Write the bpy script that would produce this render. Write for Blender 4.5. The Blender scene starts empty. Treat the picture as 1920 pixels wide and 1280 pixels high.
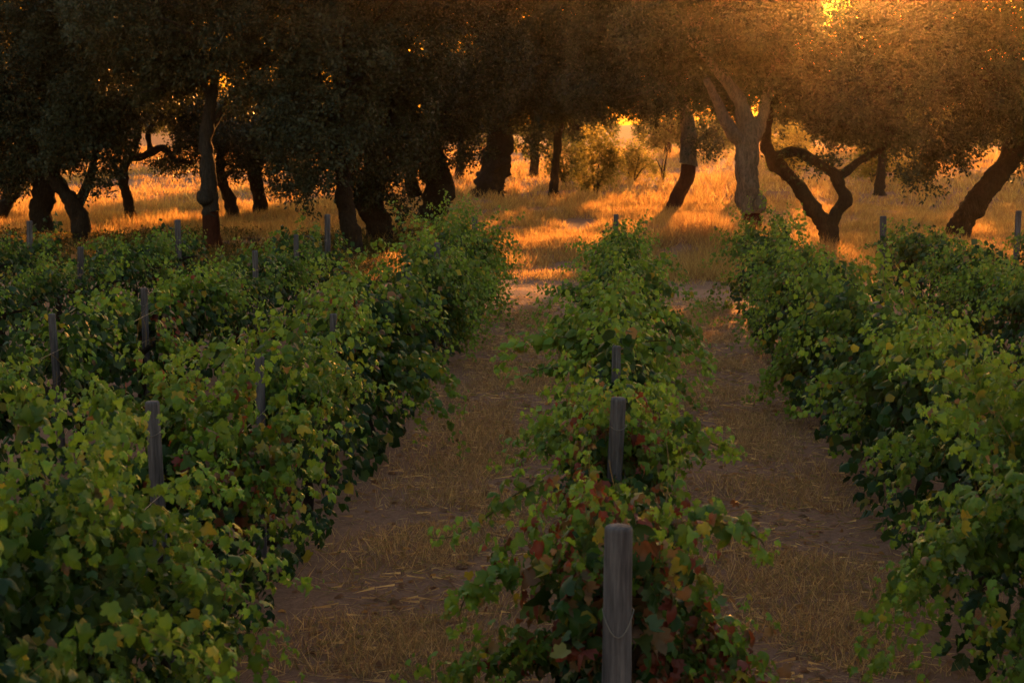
import bpy, math, random
import numpy as np
from mathutils import Vector, Matrix

S = bpy.context.scene
COL = S.collection
R = math.radians

# ------------------------------------------------------------------ camera
HC = 3.05                      # camera height above the vineyard floor
FPX = 3645.0                   # focal length in photo pixels (1920 wide)
PITCH = math.atan(415 / FPX)
YAW = math.atan(199 * math.cos(PITCH) / FPX)
cd = bpy.data.cameras.new('camera'); cam = bpy.data.objects.new('camera', cd); COL.objects.link(cam)
cd.sensor_width = 36; cd.lens = 36 * FPX / 1920
cd.clip_start = .1; cd.clip_end = 2000
cam.location = (0, 0, HC)
cam.rotation_euler = (math.pi / 2 - PITCH, 0, YAW)
cd.dof.use_dof = True; cd.dof.focus_distance = 17; cd.dof.aperture_fstop = 6.3
S.camera = cam

# ------------------------------------------------------------------ light
SUN_EL, SUN_AZ = 5.6, 6.9      # degrees; azimuth measured from +Y towards +X
w = bpy.data.worlds.new('World'); S.world = w; w.use_nodes = True
nt = w.node_tree; bg = nt.nodes['Background']
sky = nt.nodes.new('ShaderNodeTexSky'); sky.sky_type = 'NISHITA'; sky.sun_disc = False
sky.sun_elevation = R(SUN_EL); sky.sun_rotation = R(SUN_AZ)
sky.air_density = 2.0; sky.dust_density = 3.0; sky.ozone_density = 1.0
nt.links.new(sky.outputs[0], bg.inputs[0]); bg.inputs[1].default_value = .12
sd = bpy.data.lights.new('sun', 'SUN'); sun = bpy.data.objects.new('sun', sd); COL.objects.link(sun)
sd.energy = 5.0; sd.angle = R(.5); sd.color = (1.0, .35, .05)
sundir = Vector((math.sin(R(SUN_AZ)) * math.cos(R(SUN_EL)), math.cos(R(SUN_AZ)) * math.cos(R(SUN_EL)), math.sin(R(SUN_EL))))
sun.rotation_euler = sundir.to_track_quat('Z', 'Y').to_euler()
S.view_settings.view_transform = 'Standard'; S.view_settings.look = 'None'
S.view_settings.exposure = 1.45; S.view_settings.gamma = 1
S.view_settings.use_white_balance = True; S.view_settings.white_balance_temperature = 5600; S.view_settings.white_balance_tint = 15
HAZE_DENSITY, HAZE_G = .0001, .945
S.render.engine = 'CYCLES'
S.cycles.max_bounces = 6; S.cycles.diffuse_bounces = 2; S.cycles.glossy_bounces = 2
S.cycles.transmission_bounces = 4; S.cycles.volume_bounces = 0; S.cycles.transparent_max_bounces = 8
S.cycles.use_denoising = True

# ------------------------------------------------------------------ helpers
cp, sp, cy, sy = math.cos(PITCH), math.sin(PITCH), math.cos(YAW), math.sin(YAW)
def ray(px, py):
    a, b = (px - 960) / FPX, (640 - py) / FPX
    fh, up = cp + b * sp, -sp + b * cp            # along heading / vertical
    return np.array([a * cy - fh * sy, a * sy + fh * cy, up])
def at(px, py, Y):
    """the point seen at a photo pixel, at distance Y along the rows"""
    d = ray(px, py); return np.array([0, 0, HC]) + d * (Y / d[1])

def smooth(a, b, x):
    t = np.clip((x - a) / (b - a), 0, 1); return t * t * (3 - 2 * t)
def hash3(i, j, k, seed):
    n = (i * 374761393 + j * 668265263 + k * 2147483647 + seed * 974711) & 0xFFFFFFFF
    n = ((n ^ (n >> 13)) * 1274126177) & 0xFFFFFFFF
    return ((n ^ (n >> 16)) & 0xFFFF) / 65535.0
def noise(p, scale=1.0, seed=0):
    p = np.asarray(p, float) * scale
    i = np.floor(p).astype(np.int64); f = p - i; f = f * f * (3 - 2 * f); r = 0
    for dx in (0, 1):
        for dy in (0, 1):
            for dz in (0, 1):
                wgt = (f[:, 0] if dx else 1 - f[:, 0]) * (f[:, 1] if dy else 1 - f[:, 1]) * (f[:, 2] if dz else 1 - f[:, 2])
                r = r + wgt * hash3(i[:, 0] + dx, i[:, 1] + dy, i[:, 2] + dz, seed)
    return r
def nrm(v):
    return v / np.maximum(np.linalg.norm(v, axis=-1, keepdims=True), 1e-9)

def height(x, y):
    x = np.asarray(x, float); y = np.asarray(y, float)
    h = .25 * smooth(43, 58, y) + .012 * np.clip(y - 56, 0, 160)
    p = np.stack([x.ravel(), y.ravel(), 0 * x.ravel()], 1)
    b = (noise(p, .16, 5) - .5) * .34 + (noise(p, .5, 6) - .5) * .14
    h = h + b.reshape(x.shape) * smooth(35, 44, y)
    m = (noise(p, 1.1, 9) - .5) * .05 + (noise(p, 3.5, 8) - .5) * .025
    md = .62 * np.exp(-((x - 1.7) / 1.7) ** 2 - ((y - 41.2) / 2.0) ** 2) + .25 * np.exp(-((x + .8) / 1.5) ** 2 - ((y - 44) / 1.8) ** 2)   # grassy bank behind the track
    return h + m.reshape(x.shape) + md
def hgt(x, y): return float(height(np.array([x]), np.array([y]))[0])

class MB:
    """collects vertex / face arrays and links them as ONE mesh object"""
    def __init__(s): s.v = []; s.f = []; s.c = []; s.n = 0
    def add(s, v, faces, c=None):
        """faces: list of (m,k) int arrays"""
        for f in faces: s.f.append(np.asarray(f, np.int64) + s.n)
        s.v.append(np.asarray(v, float)); s.n += len(v)
        s.c.append(np.ones((len(v), 3)) * .5 if c is None else np.broadcast_to(c, (len(v), 3)))
    def build(s, name, mat, parent=None, smooth_sh=False, tint=False, rel=None):
        v = np.concatenate(s.v)
        if rel is not None: v = v - np.asarray(rel)
        me = bpy.data.meshes.new(name); me.vertices.add(len(v)); me.vertices.foreach_set('co', v.astype(np.float32).ravel())
        lv = np.concatenate([f.ravel() for f in s.f]); tot = np.concatenate([np.full(len(f), f.shape[1]) for f in s.f])
        me.loops.add(len(lv)); me.loops.foreach_set('vertex_index', lv.astype(np.int32))
        me.polygons.add(len(tot)); st = np.concatenate([[0], np.cumsum(tot)[:-1]])
        me.polygons.foreach_set('loop_start', st.astype(np.int32)); me.polygons.foreach_set('loop_total', tot.astype(np.int32))
        if smooth_sh: me.polygons.foreach_set('use_smooth', np.ones(len(tot), bool))
        if tint:
            a = me.attributes.new('tint', 'FLOAT_COLOR', 'POINT')
            c = np.concatenate(s.c); a.data.foreach_set('color', np.concatenate([c, np.ones((len(c), 1))], 1).astype(np.float32).ravel())
        me.materials.append(mat); me.update(calc_edges=True)
        o = bpy.data.objects.new(name, me); COL.objects.link(o)
        if parent is not None: o.parent = parent
        return o

def leaves(mb, tmpl, faces, p, t, n, s, c):
    """stamp a template (u along the tip, v across, w along the normal) at many places"""
    t = nrm(t); n = nrm(n - (n * t).sum(1, keepdims=True) * t); b = np.cross(t, n)
    T = np.asarray(tmpl, float); N, K = len(p), len(T)
    s = np.asarray(s).reshape(-1, 1, 1) if np.ndim(s) else s
    v = p[:, None] + s * (T[None, :, 0:1] * t[:, None] + T[None, :, 1:2] * b[:, None] + T[None, :, 2:3] * n[:, None])
    off = (np.arange(N) * K)[:, None, None]
    fs = [(off + np.asarray(f)[None]).reshape(-1, np.asarray(f).shape[1]) for f in faces]
    mb.add(v.reshape(-1, 3), fs, np.repeat(c, K, 0))

def tube(mb, pts, rad, seg=10, bump=.0, seed=0, cap=True, sub=0, c=None):
    pts = np.asarray(pts, float); rad = np.asarray(rad, float)
    if sub:                                                     # Catmull-Rom refinement
        P = np.vstack([2 * pts[0] - pts[1], pts, 2 * pts[-1] - pts[-2]]); q = []; r = []
        for i in range(len(pts) - 1):
            for k in range(sub):
                u = k / sub; a, b_, c_, d = P[i:i + 4]
                q.append(.5 * (2 * b_ + (c_ - a) * u + (2 * a - 5 * b_ + 4 * c_ - d) * u * u + (3 * b_ - a - 3 * c_ + d) * u ** 3))
                r.append(rad[i] * (1 - u) + rad[i + 1] * u)
        q.append(pts[-1]); r.append(rad[-1]); pts = np.array(q); rad = np.array(r)
    tg = nrm(np.gradient(pts, axis=0)); ref = np.array([0.31, .95, .1]) if abs(tg[0, 2]) > .6 else np.array([0, 0, 1.])
    a = nrm(np.cross(tg, ref)); b = np.cross(tg, a); th = np.arange(seg) * 2 * np.pi / seg
    ring = pts[:, None] + rad[:, None, None] * (np.cos(th)[None, :, None] * a[:, None] + np.sin(th)[None, :, None] * b[:, None])
    v = ring.reshape(-1, 3)
    if bump:
        cen = np.repeat(pts, seg, 0); k = 1 + bump * 2 * (noise(v, 5, seed) - .5) + bump * (noise(v, 14, seed + 1) - .5)
        v = cen + (v - cen) * k[:, None]
    m = len(pts); i = np.arange(m - 1)[:, None] * seg; j = np.arange(seg)[None]; j2 = (j + 1) % seg
    q = np.stack([i + j, i + j2, i + seg + j2, i + seg + j], -1).reshape(-1, 4); fs = [q]
    if cap:
        fs.append(np.arange(seg)[None, ::-1]); fs.append(((m - 1) * seg + np.arange(seg))[None])
    mb.add(v, fs, c)

def tag(o, label=None, cat=None, group=None, kind=None):
    if label: o['label'] = label
    if cat: o['category'] = cat
    if group: o['group'] = group
    if kind: o['kind'] = kind
    return o
def empty(name, loc):
    o = bpy.data.objects.new(name, None); COL.objects.link(o); o.location = loc; o.empty_display_size = .2; return o
def place(o, parent, loc):
    """parent a mesh built in world coordinates to an empty at loc"""
    o.parent = parent; o.matrix_parent_inverse = Matrix.Translation(Vector(loc)).inverted(); return o

# ------------------------------------------------------------------ materials
def mat(name, rough=.8, spec=.3):
    m = bpy.data.materials.new(name); m.use_nodes = True; n = m.node_tree
    return m, n, n.nodes['Principled BSDF']
def ramp(n, fac, stops):
    r = n.nodes.new('ShaderNodeValToRGB'); n.links.new(fac, r.inputs[0]); e = r.color_ramp.elements
    while len(e) < len(stops): e.new(.5)
    for k, (p, c) in enumerate(stops): e[k].position = p; e[k].color = (*c, 1)
    return r.outputs[0]
def tex(n, scale, detail=6, rough=.6, mapping=None):
    t = n.nodes.new('ShaderNodeTexNoise'); t.inputs['Scale'].default_value = scale; t.inputs['Detail'].default_value = detail; t.inputs['Roughness'].default_value = rough
    g = n.nodes.new('ShaderNodeTexCoord'); src = g.outputs['Object']
    if mapping:
        mp = n.nodes.new('ShaderNodeMapping'); mp.inputs['Scale'].default_value = mapping; n.links.new(src, mp.inputs[0]); src = mp.outputs[0]
    n.links.new(src, t.inputs[0]); return t.outputs['Fac']
def mixc(n, fac, a, b, mode='MIX'):
    m = n.nodes.new('ShaderNodeMix'); m.data_type = 'RGBA'; m.blend_type = mode
    for s, v in ((m.inputs[0], fac), (m.inputs[6], a), (m.inputs[7], b)):
        if hasattr(v, 'is_linked'): n.links.new(v, s)
        else: s.default_value = v if not isinstance(v, tuple) else (*v, 1)
    return m.outputs[2]
def bump(n, b, fac, strength, dist=.02):
    k = n.nodes.new('ShaderNodeBump'); k.inputs['Strength'].default_value = strength; k.inputs['Distance'].default_value = dist
    n.links.new(fac, k.inputs['Height']); n.links.new(k.outputs[0], b.inputs['Normal'])

def leaf_material(name, trans, rough, under, spec=.4):
    m, n, b = mat(name); b.inputs['Roughness'].default_value = rough; b.inputs['Specular IOR Level'].default_value = spec
    a = n.nodes.new('ShaderNodeAttribute'); a.attribute_name = 'tint'; col = a.outputs['Color']
    g = n.nodes.new('ShaderNodeNewGeometry')
    c2 = mixc(n, .55, col, under); base = mixc(n, g.outputs['Backfacing'], col, c2)   # paler undersides
    n.links.new(base, b.inputs['Base Color'])
    t = n.nodes.new('ShaderNodeBsdfTranslucent'); tc = mixc(n, 1.0, col, (1.9, 1.7, .8), 'MULTIPLY'); n.links.new(tc, t.inputs[0])
    x = n.nodes.new('ShaderNodeMixShader'); x.inputs[0].default_value = trans
    n.links.new(b.outputs[0], x.inputs[1]); n.links.new(t.outputs[0], x.inputs[2])
    n.links.new(x.outputs[0], n.nodes['Material Output'].inputs[0]); return m
M_vine = leaf_material('vine_leaf', .32, .44, (.12, .16, .085), .26)
M_oak = leaf_material('oak_leaf', .15, .5, (.085, .09, .055), .25)
M_far = leaf_material('sunlit_leaf', .55, .5, (.10, .11, .06), .25)
M_grass = leaf_material('dry_grass', .58, .7, (.40, .30, .16), .2)

def ground_material():
    m, n, b = mat('vineyard_soil'); b.inputs['Roughness'].default_value = .95; b.inputs['Specular IOR Level'].default_value = .1
    f1 = tex(n, .9, 8, .65); f2 = tex(n, 14, 8, .7); f3 = tex(n, 60, 4, .7)
    c1 = ramp(n, f2, [(.25, (0.154, 0.079, 0.054)), (.5, (0.309, 0.165, 0.114)), (.75, (0.472, 0.268, 0.177))])
    c2 = ramp(n, f3, [(.3, (0.118, 0.062, 0.042)), (.7, (0.490, 0.281, 0.189))])
    k = ramp(n, f1, [(.35, (0, 0, 0)), (.65, (1, 1, 1))])
    n.links.new(mixc(n, .4, c1, c2), b.inputs['Base Color'])
    bump(n, b, f2, .7, .05); return m
def track_material():
    m, n, b = mat('bare_earth'); b.inputs['Roughness'].default_value = .95; b.inputs['Specular IOR Level'].default_value = .1
    f1 = tex(n, 3, 8, .6, (.35, 1.6, 1)); f2 = tex(n, 30, 6, .7)
    c1 = ramp(n, f1, [(.3, (0.317, 0.161, 0.103)), (.6, (0.490, 0.261, 0.174)), (.8, (0.563, 0.312, 0.207))])
    c2 = ramp(n, f2, [(.3, (0.270, 0.137, 0.087)), (.7, (0.563, 0.312, 0.207))])
    n.links.new(mixc(n, .4, c1, c2), b.inputs['Base Color']); bump(n, b, f2, .5, .03); return m
def wood_material():
    m, n, b = mat('weathered_wood'); b.inputs['Roughness'].default_value = .85; b.inputs['Specular IOR Level'].default_value = .25
    f = tex(n, 9, 8, .65, (6, 6, .35)); f2 = tex(n, 5, 5, .6, (1, 1, .6))
    c = ramp(n, f, [(.3, (.05, .045, .055)), (.5, (.14, .125, .15)), (.7, (.25, .225, .255))])
    c2 = ramp(n, f2, [(.35, (.5, .46, .45)), (.7, (1, 1, 1))])
    n.links.new(mixc(n, .8, c, c2, 'MULTIPLY'), b.inputs['Base Color']); bump(n, b, f, .6, .01); return m
def bark_material(name, lo, mid, hi, stretch=(1.6, 1.6, .5)):
    m, n, b = mat(name); b.inputs['Roughness'].default_value = .9; b.inputs['Specular IOR Level'].default_value = .2
    f = tex(n, 7, 9, .7, stretch); f2 = tex(n, 22, 6, .65, stretch)
    c = ramp(n, f, [(.3, lo), (.5, mid), (.7, hi)])
    n.links.new(mixc(n, .5, c, ramp(n, f2, [(.3, lo), (.7, hi)])), b.inputs['Base Color']); bump(n, b, f2, 1.0, .12); return m
M_ground = ground_material(); M_track = track_material(); M_wood = wood_material()
M_cork = bark_material('cork_bark', (.04, .033, .029), (.16, .135, .12), (.36, .31, .27), (2.0, 2.0, .4))
M_strip = bark_material('stripped_bark', (.045, .014, .009), (.09, .026, .016), (.14, .045, .026))
M_grey = bark_material('grey_bark', (.025, .021, .02), (.075, .063, .058), (.15, .13, .12), (2.0, 2.0, .4))
M_dark = bark_material('dark_bark', (.02, .013, .01), (.045, .03, .022), (.085, .06, .045))
M_cane = bark_material('vine_cane', (.08, .06, .03), (.16, .13, .06), (.24, .19, .10))
m, n_, b_ = mat('galvanised_wire'); b_.inputs['Metallic'].default_value = .8; b_.inputs['Roughness'].default_value = .4
b_.inputs['Base Color'].default_value = (.25, .22, .21, 1); M_wire = m

# ------------------------------------------------------------------ ground
def sheet(xs, ys, name, m, dz=0., edge=None):
    X, Y = np.meshgrid(xs, ys)
    if edge is not None: Y = edge(X, Y)
    Z = height(X, Y) + dz
    nx, ny = len(xs), len(ys); i = np.arange(ny - 1)[:, None] * nx + np.arange(nx - 1)[None]
    mb = MB(); mb.add(np.stack([X, Y, Z], -1).reshape(-1, 3), [np.stack([i, i + 1, i + nx + 1, i + nx], -1).reshape(-1, 4)])
    o = mb.build(name, m, smooth_sh=True); o['kind'] = 'structure'; return o
xs = np.concatenate([np.arange(-160, -24, 4), np.arange(-24, -13, .5), np.arange(-13, 10, .12), np.arange(10, 24, .5), np.arange(24, 161, 4)])
ys = np.concatenate([np.arange(-12, 8, 1.0), np.arange(8, 40, .12), np.arange(40, 80, .5), np.arange(80, 301, 5)])
sheet(xs, ys, 'ground', M_ground)
def track_edge(X, Y):
    p = np.stack([X.ravel(), 0 * X.ravel(), 0 * X.ravel()], 1)
    e0 = 30.6 + 1.2 * (noise(p, .35, 31) - .5).reshape(X.shape) + .5 * (noise(p, 2.2, 32) - .5).reshape(X.shape)
    e1 = 35.6 + 1.4 * (noise(p, .3, 33) - .5).reshape(X.shape) + .6 * (noise(p, 2.0, 34) - .5).reshape(X.shape)
    return e0 + Y * (e1 - e0)
sheet(np.arange(-30, 26, .12), np.linspace(0, 1, 30), 'dirt_track', M_track, .006, track_edge)

def shade_edge(X, Y):
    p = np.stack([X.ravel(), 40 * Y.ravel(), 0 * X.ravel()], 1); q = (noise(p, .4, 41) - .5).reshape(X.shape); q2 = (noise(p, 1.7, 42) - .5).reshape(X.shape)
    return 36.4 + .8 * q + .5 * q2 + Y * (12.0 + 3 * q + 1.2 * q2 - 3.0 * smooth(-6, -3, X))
M_shade = bark_material('painted_shade', (.022, .012, .008), (.055, .032, .02), (.11, .065, .04), (1, 1, 1))
sheet(np.arange(-34, -3.2, .2), np.linspace(0, 1, 50), 'painted_shade', M_shade, .006, shade_edge)  # dark sheet painting shade onto the ground under the left oaks

# ------------------------------------------------------------------ vines
# lobed vine leaf, folded along the midrib, edges turned down
def vine_leaf_lod0(cup, droop, skew):
    o = [(-.06, .0), (-.20, .22), (-.12, .46), (.12, .42), (.24, .56), (.46, .46), (.52, .28), (.74, .26), (1.0, 0)]
    o = o + [(u, -v) for u, v in o[-2:0:-1]]
    bend = lambda u, v: (u - .12 * droop * max(u - .3, 0), v, -.10 * abs(v) - cup * abs(v) ** 3 - droop * max(u - .25, 0) ** 2 + skew * v)
    v = [(.28, 0, .0), (.62, 0, -droop * .10)] + [bend(u, vv) for u, vv in o]
    n = len(o); f = [(0, 2 + i, 2 + (i + 1) % n) for i in range(n) if not 6 <= i <= 9] + [(1, 2 + i, 2 + i + 1) for i in range(6, 10)] + [(0, 8, 1), (0, 1, 12)]
    return v, [np.array(f)]
def vine_leaf_lod1():
    o = [(-.1, .0), (-.16, .44), (.40, .56), (.95, 0), (.40, -.56), (-.16, -.44)]
    v = [(.3, 0, .0)] + [(u, vv, -.50 * abs(vv) - .45 * max(u - .25, 0)) for u, vv in o]
    return v, [np.array([(0, 1 + i, 1 + (i + 1) % 6) for i in range(6)])]
def vine_leaf_lod2():
    v = [(-.2, 0, 0), (.22, .52, -.26), (.9, 0, -.22), (.22, -.52, -.26)]
    return v, [np.array([(0, 1, 2), (0, 2, 3)])]
NEAR = [vine_leaf_lod0(2.6, 1.3, 0), vine_leaf_lod0(3.6, 1.7, .15), vine_leaf_lod0(1.4, .8, -.25), vine_leaf_lod0(-1.6, 1.1, .2)]
LOD = [None, vine_leaf_lod1(), vine_leaf_lod2()]
G_MID = np.array([.026, .070, .011]); G_DARK = np.array([.007, .021, .006]); G_TIP = np.array([.25, .39, .034])  # young tips brightened, older leaves darkened: light and shade put into the colour
YEL = np.array([.36, .30, .035]); RED = np.array([.18, .038, .030]); BRN = np.array([.19, .11, .07]); BLUE = np.array([.035, .075, .035])

POST_OPEN = {0: .9, 1: .45, 2: .14, 3: .25, 4: .8, 5: .6, 6: .4, 7: .35, 8: .3, 9: .55, 10: .7, 11: .75, 14: .6, 16: .6}
def put_vine_leaves(mb, p, t, n, s, c):
    ok = np.ones(len(p), bool)
    for k, (qx, qy) in enumerate(POST_XY):                      # foliage tied back from the side of each post
        zt = at(POSTS[k][0], POSTS[k][1], qy)[2]
        ok &= ~((np.abs(p[:, 0] - qx * p[:, 1] / qy) < .12) & (p[:, 1] > qy - (1.5 if qy < 15 else 2.2)) & (p[:, 1] < qy + .06) & (p[:, 2] > zt - POST_OPEN.get(k, .35) + (HC - zt) / qy * (qy - p[:, 1])))
    p, t, n, s, c = p[ok], t[ok], n[ok], s[ok], c[ok]
    d = p[:, 1]
    for k, (lo, hi) in enumerate(((0, 13.5), (13.5, 22), (22, 99))):
        q = (d >= lo) & (d < hi)
        if k == 0:
            pick = (np.arange(len(p)) * 7919 % 13) % 4
            for j in range(4):
                qq = q & (pick == j)
                if qq.any(): leaves(mb, NEAR[j][0], NEAR[j][1], p[qq], t[qq], n[qq], s[qq], c[qq])
        elif q.any(): leaves(mb, LOD[k][0], LOD[k][1], p[q], t[q], n[q], s[q], c[q])

def shoot_leaves(mb, rng, path, dirs, outward, age, red, size=1.0):
    """leaves at the points of many shoots; path (N,3), dirs (N,3), outward (N,3), age 0 (base) .. 1 (tip)"""
    N = len(path); rnd = rng.normal(size=(N, 3))
    pet = nrm(np.cross(dirs, rng.normal(size=(N, 3)))) * (.02 + .045 * rng.random((N, 1))) + outward * .02
    p = path + pet * size
    up = np.array([0, 0, 1.])
    n = outward * .45 + up * .85 + rnd * .75 + nrm(pet) * .25
    t = -up * .9 + outward * .35 + nrm(pet) * .5 + rng.normal(size=(N, 3)) * .35
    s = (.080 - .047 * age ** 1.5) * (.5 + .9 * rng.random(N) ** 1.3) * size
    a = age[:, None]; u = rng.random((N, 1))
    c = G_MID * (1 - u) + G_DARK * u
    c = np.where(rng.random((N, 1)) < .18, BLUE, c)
    c = c * (1 - .85 * a ** 1.6) + G_TIP * .85 * a ** 1.6  # young tip colour, brightened further so tips look lit
    k = rng.random(N)
    r = red
    c = np.where((k < .035 + .16 * r)[:, None], YEL * (.5 + .6 * u), c)
    c = np.where(((k > .06) & (k < .06 + .45 * r))[:, None] & (rng.random((N, 1)) < .75), RED * (.5 + .8 * u) + np.array([.03, .015, .0]) * rng.random((N, 1)), c)
    c = np.where((k > .982 - .16 * r)[:, None], BRN * (.6 + .7 * u), c)
    c = c * (.8 + .4 * rng.random((N, 1)))
    put_vine_leaves(mb, p, t, n, s, c)

def grow(rng, o, d, L, grav, step=.045, lat=None):
    """integrate many shoots at once -> list of (points, directions, age, alive)"""
    p = o.copy(); d = nrm(d); out = []; kmax = int(L.max() / step) + 1
    for k in range(kmax):
        alive = (k * step) < L
        if not alive.any(): break
        out.append((p[alive], d[alive], (k * step / L)[alive], np.where(alive)[0]))
        a = np.clip(k * step / L, 0, 1)[:, None]
        d = nrm(d + np.array([0, 0, -1.]) * grav[:, None] * step * (.3 + 2.4 * a) + rng.normal(size=d.shape) * .10)
        if lat is not None: d = nrm(d + lat * step * .35)
        p = p + d * step
        low = p[:, 2] < .10; d[low, 2] = np.abs(d[low, 2]) * .2; p[low, 2] = .10
    return out

POSTS = [  # photo x, y of the top, distance, diameter, label
    (1160, 985, 7.6, .116, 'nearest and thickest wooden post, round topped, at the head of the centre row'),
    (1160, 745, 10.9, .088, 'second post in the centre row, dark grey above red leaves'),
    (1156, 648, 14.0, .066, 'thin post top poking out of the middle of the centre row'),
    (1155, 402, 32.0, .085, 'end post of the centre row, small against the glowing grass'),
    (285, 752, 10.0, .078, 'thick dark post nearest in the row left of centre, low on the left side'),
    (487, 668, 13.0, .068, 'brownish pink post with a wire, behind the thick dark left post'),
    (625, 588, 16.4, .062, 'slim bluish grey post half buried in leaves in the row left of centre'),
    (766, 512, 22.3, .075, 'short brown post sunk in leaves two thirds along the row left of centre'),
    (820, 455, 26.0, .085, 'next to last post in the row left of centre, leaves climbing over its top'),
    (890, 405, 32.5, .105, 'pale pinkish end post of the row left of centre, beside the glowing gap'),
    (97, 588, 16.5, .066, 'tall bluish post near the left edge, nearest of the second row left'),
    (270, 540, 19.7, .072, 'grey post with slack wires above dark red leaves in the second row left'),
    (478, 470, 25.7, .080, 'grey post among leaves in the second row left, left of the short dark post'),
    (555, 440, 28.9, .080, 'short dark post in the second row left, just left of the tall pale post'),
    (614, 402, 32.2, .098, 'tall pale end post of the second row left, standing before the twin oak trunks'),
    (151, 463, 26.0, .085, 'bluish post in the third row left, below the forked dark oak'),
    (333, 412, 31.8, .105, 'tall bluish end post left of the slender grey barked oak'),
    (55, 414, 31.9, .100, 'bluish end post furthest left, in front of the thick black trunk'),
    (1656, 405, 34.6, .120, 'grey end post on the right, between the forked oak and the leaning oak'),
    (1910, 395, 34.6, .110, 'grey post at the far right edge of the picture, in the last row'),
]
POST_XY = [(float(at(p[0], p[1], p[2])[0]), p[2]) for p in POSTS]
ROWS = {}
def vine_row(X, y0, y1, seed, label, dens=26, hscale=1.0, width=1.0, red_spots=(), low=1.0, fade=0., near=0.):
    rng = np.random.default_rng(seed)
    base = (X, y0, 0); root = empty('vine_row', base); tag(root, label, 'vine row', 'rows of grapevines')
    ROWS[X] = root
    mb = MB()
    N = int((y1 - y0) * dens * .90)
    T = int((y1 - y0) * 5.0); tuft = y0 + (y1 - y0) * rng.random(T); ti = rng.integers(0, T, N)      # shoots grow in plumes
    s = np.clip(tuft[ti] + rng.normal(size=N) * .06, y0, y1)
    th_ = (.62 + .62 * rng.random(T))[ti]; tl_ = (.7 + .6 * rng.random(T))[ti]; tz_ = (.30 + .80 * rng.random(T))[ti]
    pn = np.stack([s, 0 * s + X, 0 * s], 1)
    lump = noise(pn, .85, seed) ; lump2 = noise(pn, 2.3, seed + 1)
    H = hscale * (.62 + .62 * lump + .18 * lump2) * th_
    H = H * (1 - fade * smooth(23, 30, s)) * (1 + near * (1 - smooth(9, 13, s)))
    for (qx, qy) in POST_XY:                                    # the canopy is trodden down round each post
        if abs(qx - X) < .6: H = H * (1 - .68 * np.exp(-((s - qy + .6) / .6) ** 2))
    side = np.where(rng.random(T) < .5, -1., 1.)[ti]
    kind = rng.random(T)[ti]
    upright = kind < .42; arch = (kind >= .42) & (kind < .72); skirt = kind >= .72
    o = np.stack([X + rng.normal(size=N) * .10, s, np.where(skirt, tz_ + .08 * rng.random(N), .58 + .18 * hscale + .25 * rng.random(N))], 1)
    dx = np.where(upright, rng.normal(size=N) * .30, side * np.where(arch, .5 + .35 * rng.random(N), .9)) * width * tl_
    dz = np.where(upright, 1.2, np.where(arch, 1.0, .25))
    d = np.stack([dx, rng.normal(size=N) * .28, dz], 1)
    L = np.where(upright, .75, np.where(arch, 1.05, .85)) * H * (.75 + .5 * rng.random(N))
    g = np.where(upright, .45, np.where(arch, 1.9, 1.5)) * (.7 + .6 * rng.random(N))
    prev = None
    for P, D, A, idx in grow(rng, o, d, L, g):
        if prev is not None:                                    # the canes themselves, on every sixth shoot
            sel = idx % 5 == 0; i1 = idx[sel]; w2 = .0035 * np.stack([1 - .6 * A[sel], 0 * A[sel], .3 + 0 * A[sel]], 1); e0 = prev[i1]; e1 = P[sel]
            if len(i1): mb.add(np.stack([e0 - w2, e0 + w2, e1 + w2 * .95, e1 - w2 * .95], 1).reshape(-1, 3), [np.arange(len(i1) * 4).reshape(-1, 4)], np.array([.20, .145, .075]))
        prev = np.zeros((N, 3)) if prev is None else prev; prev[idx] = P
        ox = np.sign(P[:, 0] - X + 1e-6); off = np.clip(np.abs(P[:, 0] - X) / .35, .15, 1)
        outw = nrm(np.stack([ox * off, rng.normal(size=len(P)) * .25, .15 + 0 * off], 1))
        red = np.zeros(len(P))
        for (ry, rx, rz, rr, amt) in red_spots:
            dd = ((P[:, 1] - ry) / rr) ** 2 + ((P[:, 0] - X - rx) / (.55 * rr)) ** 2 + ((P[:, 2] - rz) / (.6 * rr)) ** 2
            red = np.maximum(red, amt * np.exp(-dd))
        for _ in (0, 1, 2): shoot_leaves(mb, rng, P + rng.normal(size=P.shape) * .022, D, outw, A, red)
    # inner curtain of older leaves, darkened as shade, on both faces down to the ground
    K = int((y1 - y0) * 260)
    yy = y0 + (y1 - y0) * rng.random(K); zz = .12 + 1.12 * rng.random(K) ** .9 * (.75 + .5 * noise(np.stack([yy, 0 * yy, 0 * yy], 1), 1.2, seed + 7))
    sd_ = np.where(rng.random(K) < .5, -1., 1.)
    wv = noise(np.stack([yy, zz, sd_ * 3], 1), 1.7, seed + 3)
    half = width * (.20 + .42 * np.sin(np.clip(zz / 1.35, 0, 1) * np.pi) ** .7 * (.45 + .75 * wv) + .10 * (zz < .5) * low)
    P = np.stack([X + sd_ * half * (.22 + .34 * rng.random(K)), yy, zz], 1)
    outw = nrm(np.stack([sd_, rng.normal(size=K) * .35, .1 + 0 * zz], 1))
    red = np.zeros(K)
    for (ry, rx, rz, rr, amt) in red_spots:
        dd = ((P[:, 1] - ry) / rr) ** 2 + ((P[:, 0] - X - rx) / (.55 * rr)) ** 2 + ((P[:, 2] - rz) / (.6 * rr)) ** 2
        red = np.maximum(red, amt * np.exp(-dd))
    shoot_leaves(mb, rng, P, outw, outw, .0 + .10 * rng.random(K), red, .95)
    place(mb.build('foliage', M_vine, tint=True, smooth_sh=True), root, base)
    # gnarled vine trunks
    tr = None
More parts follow.
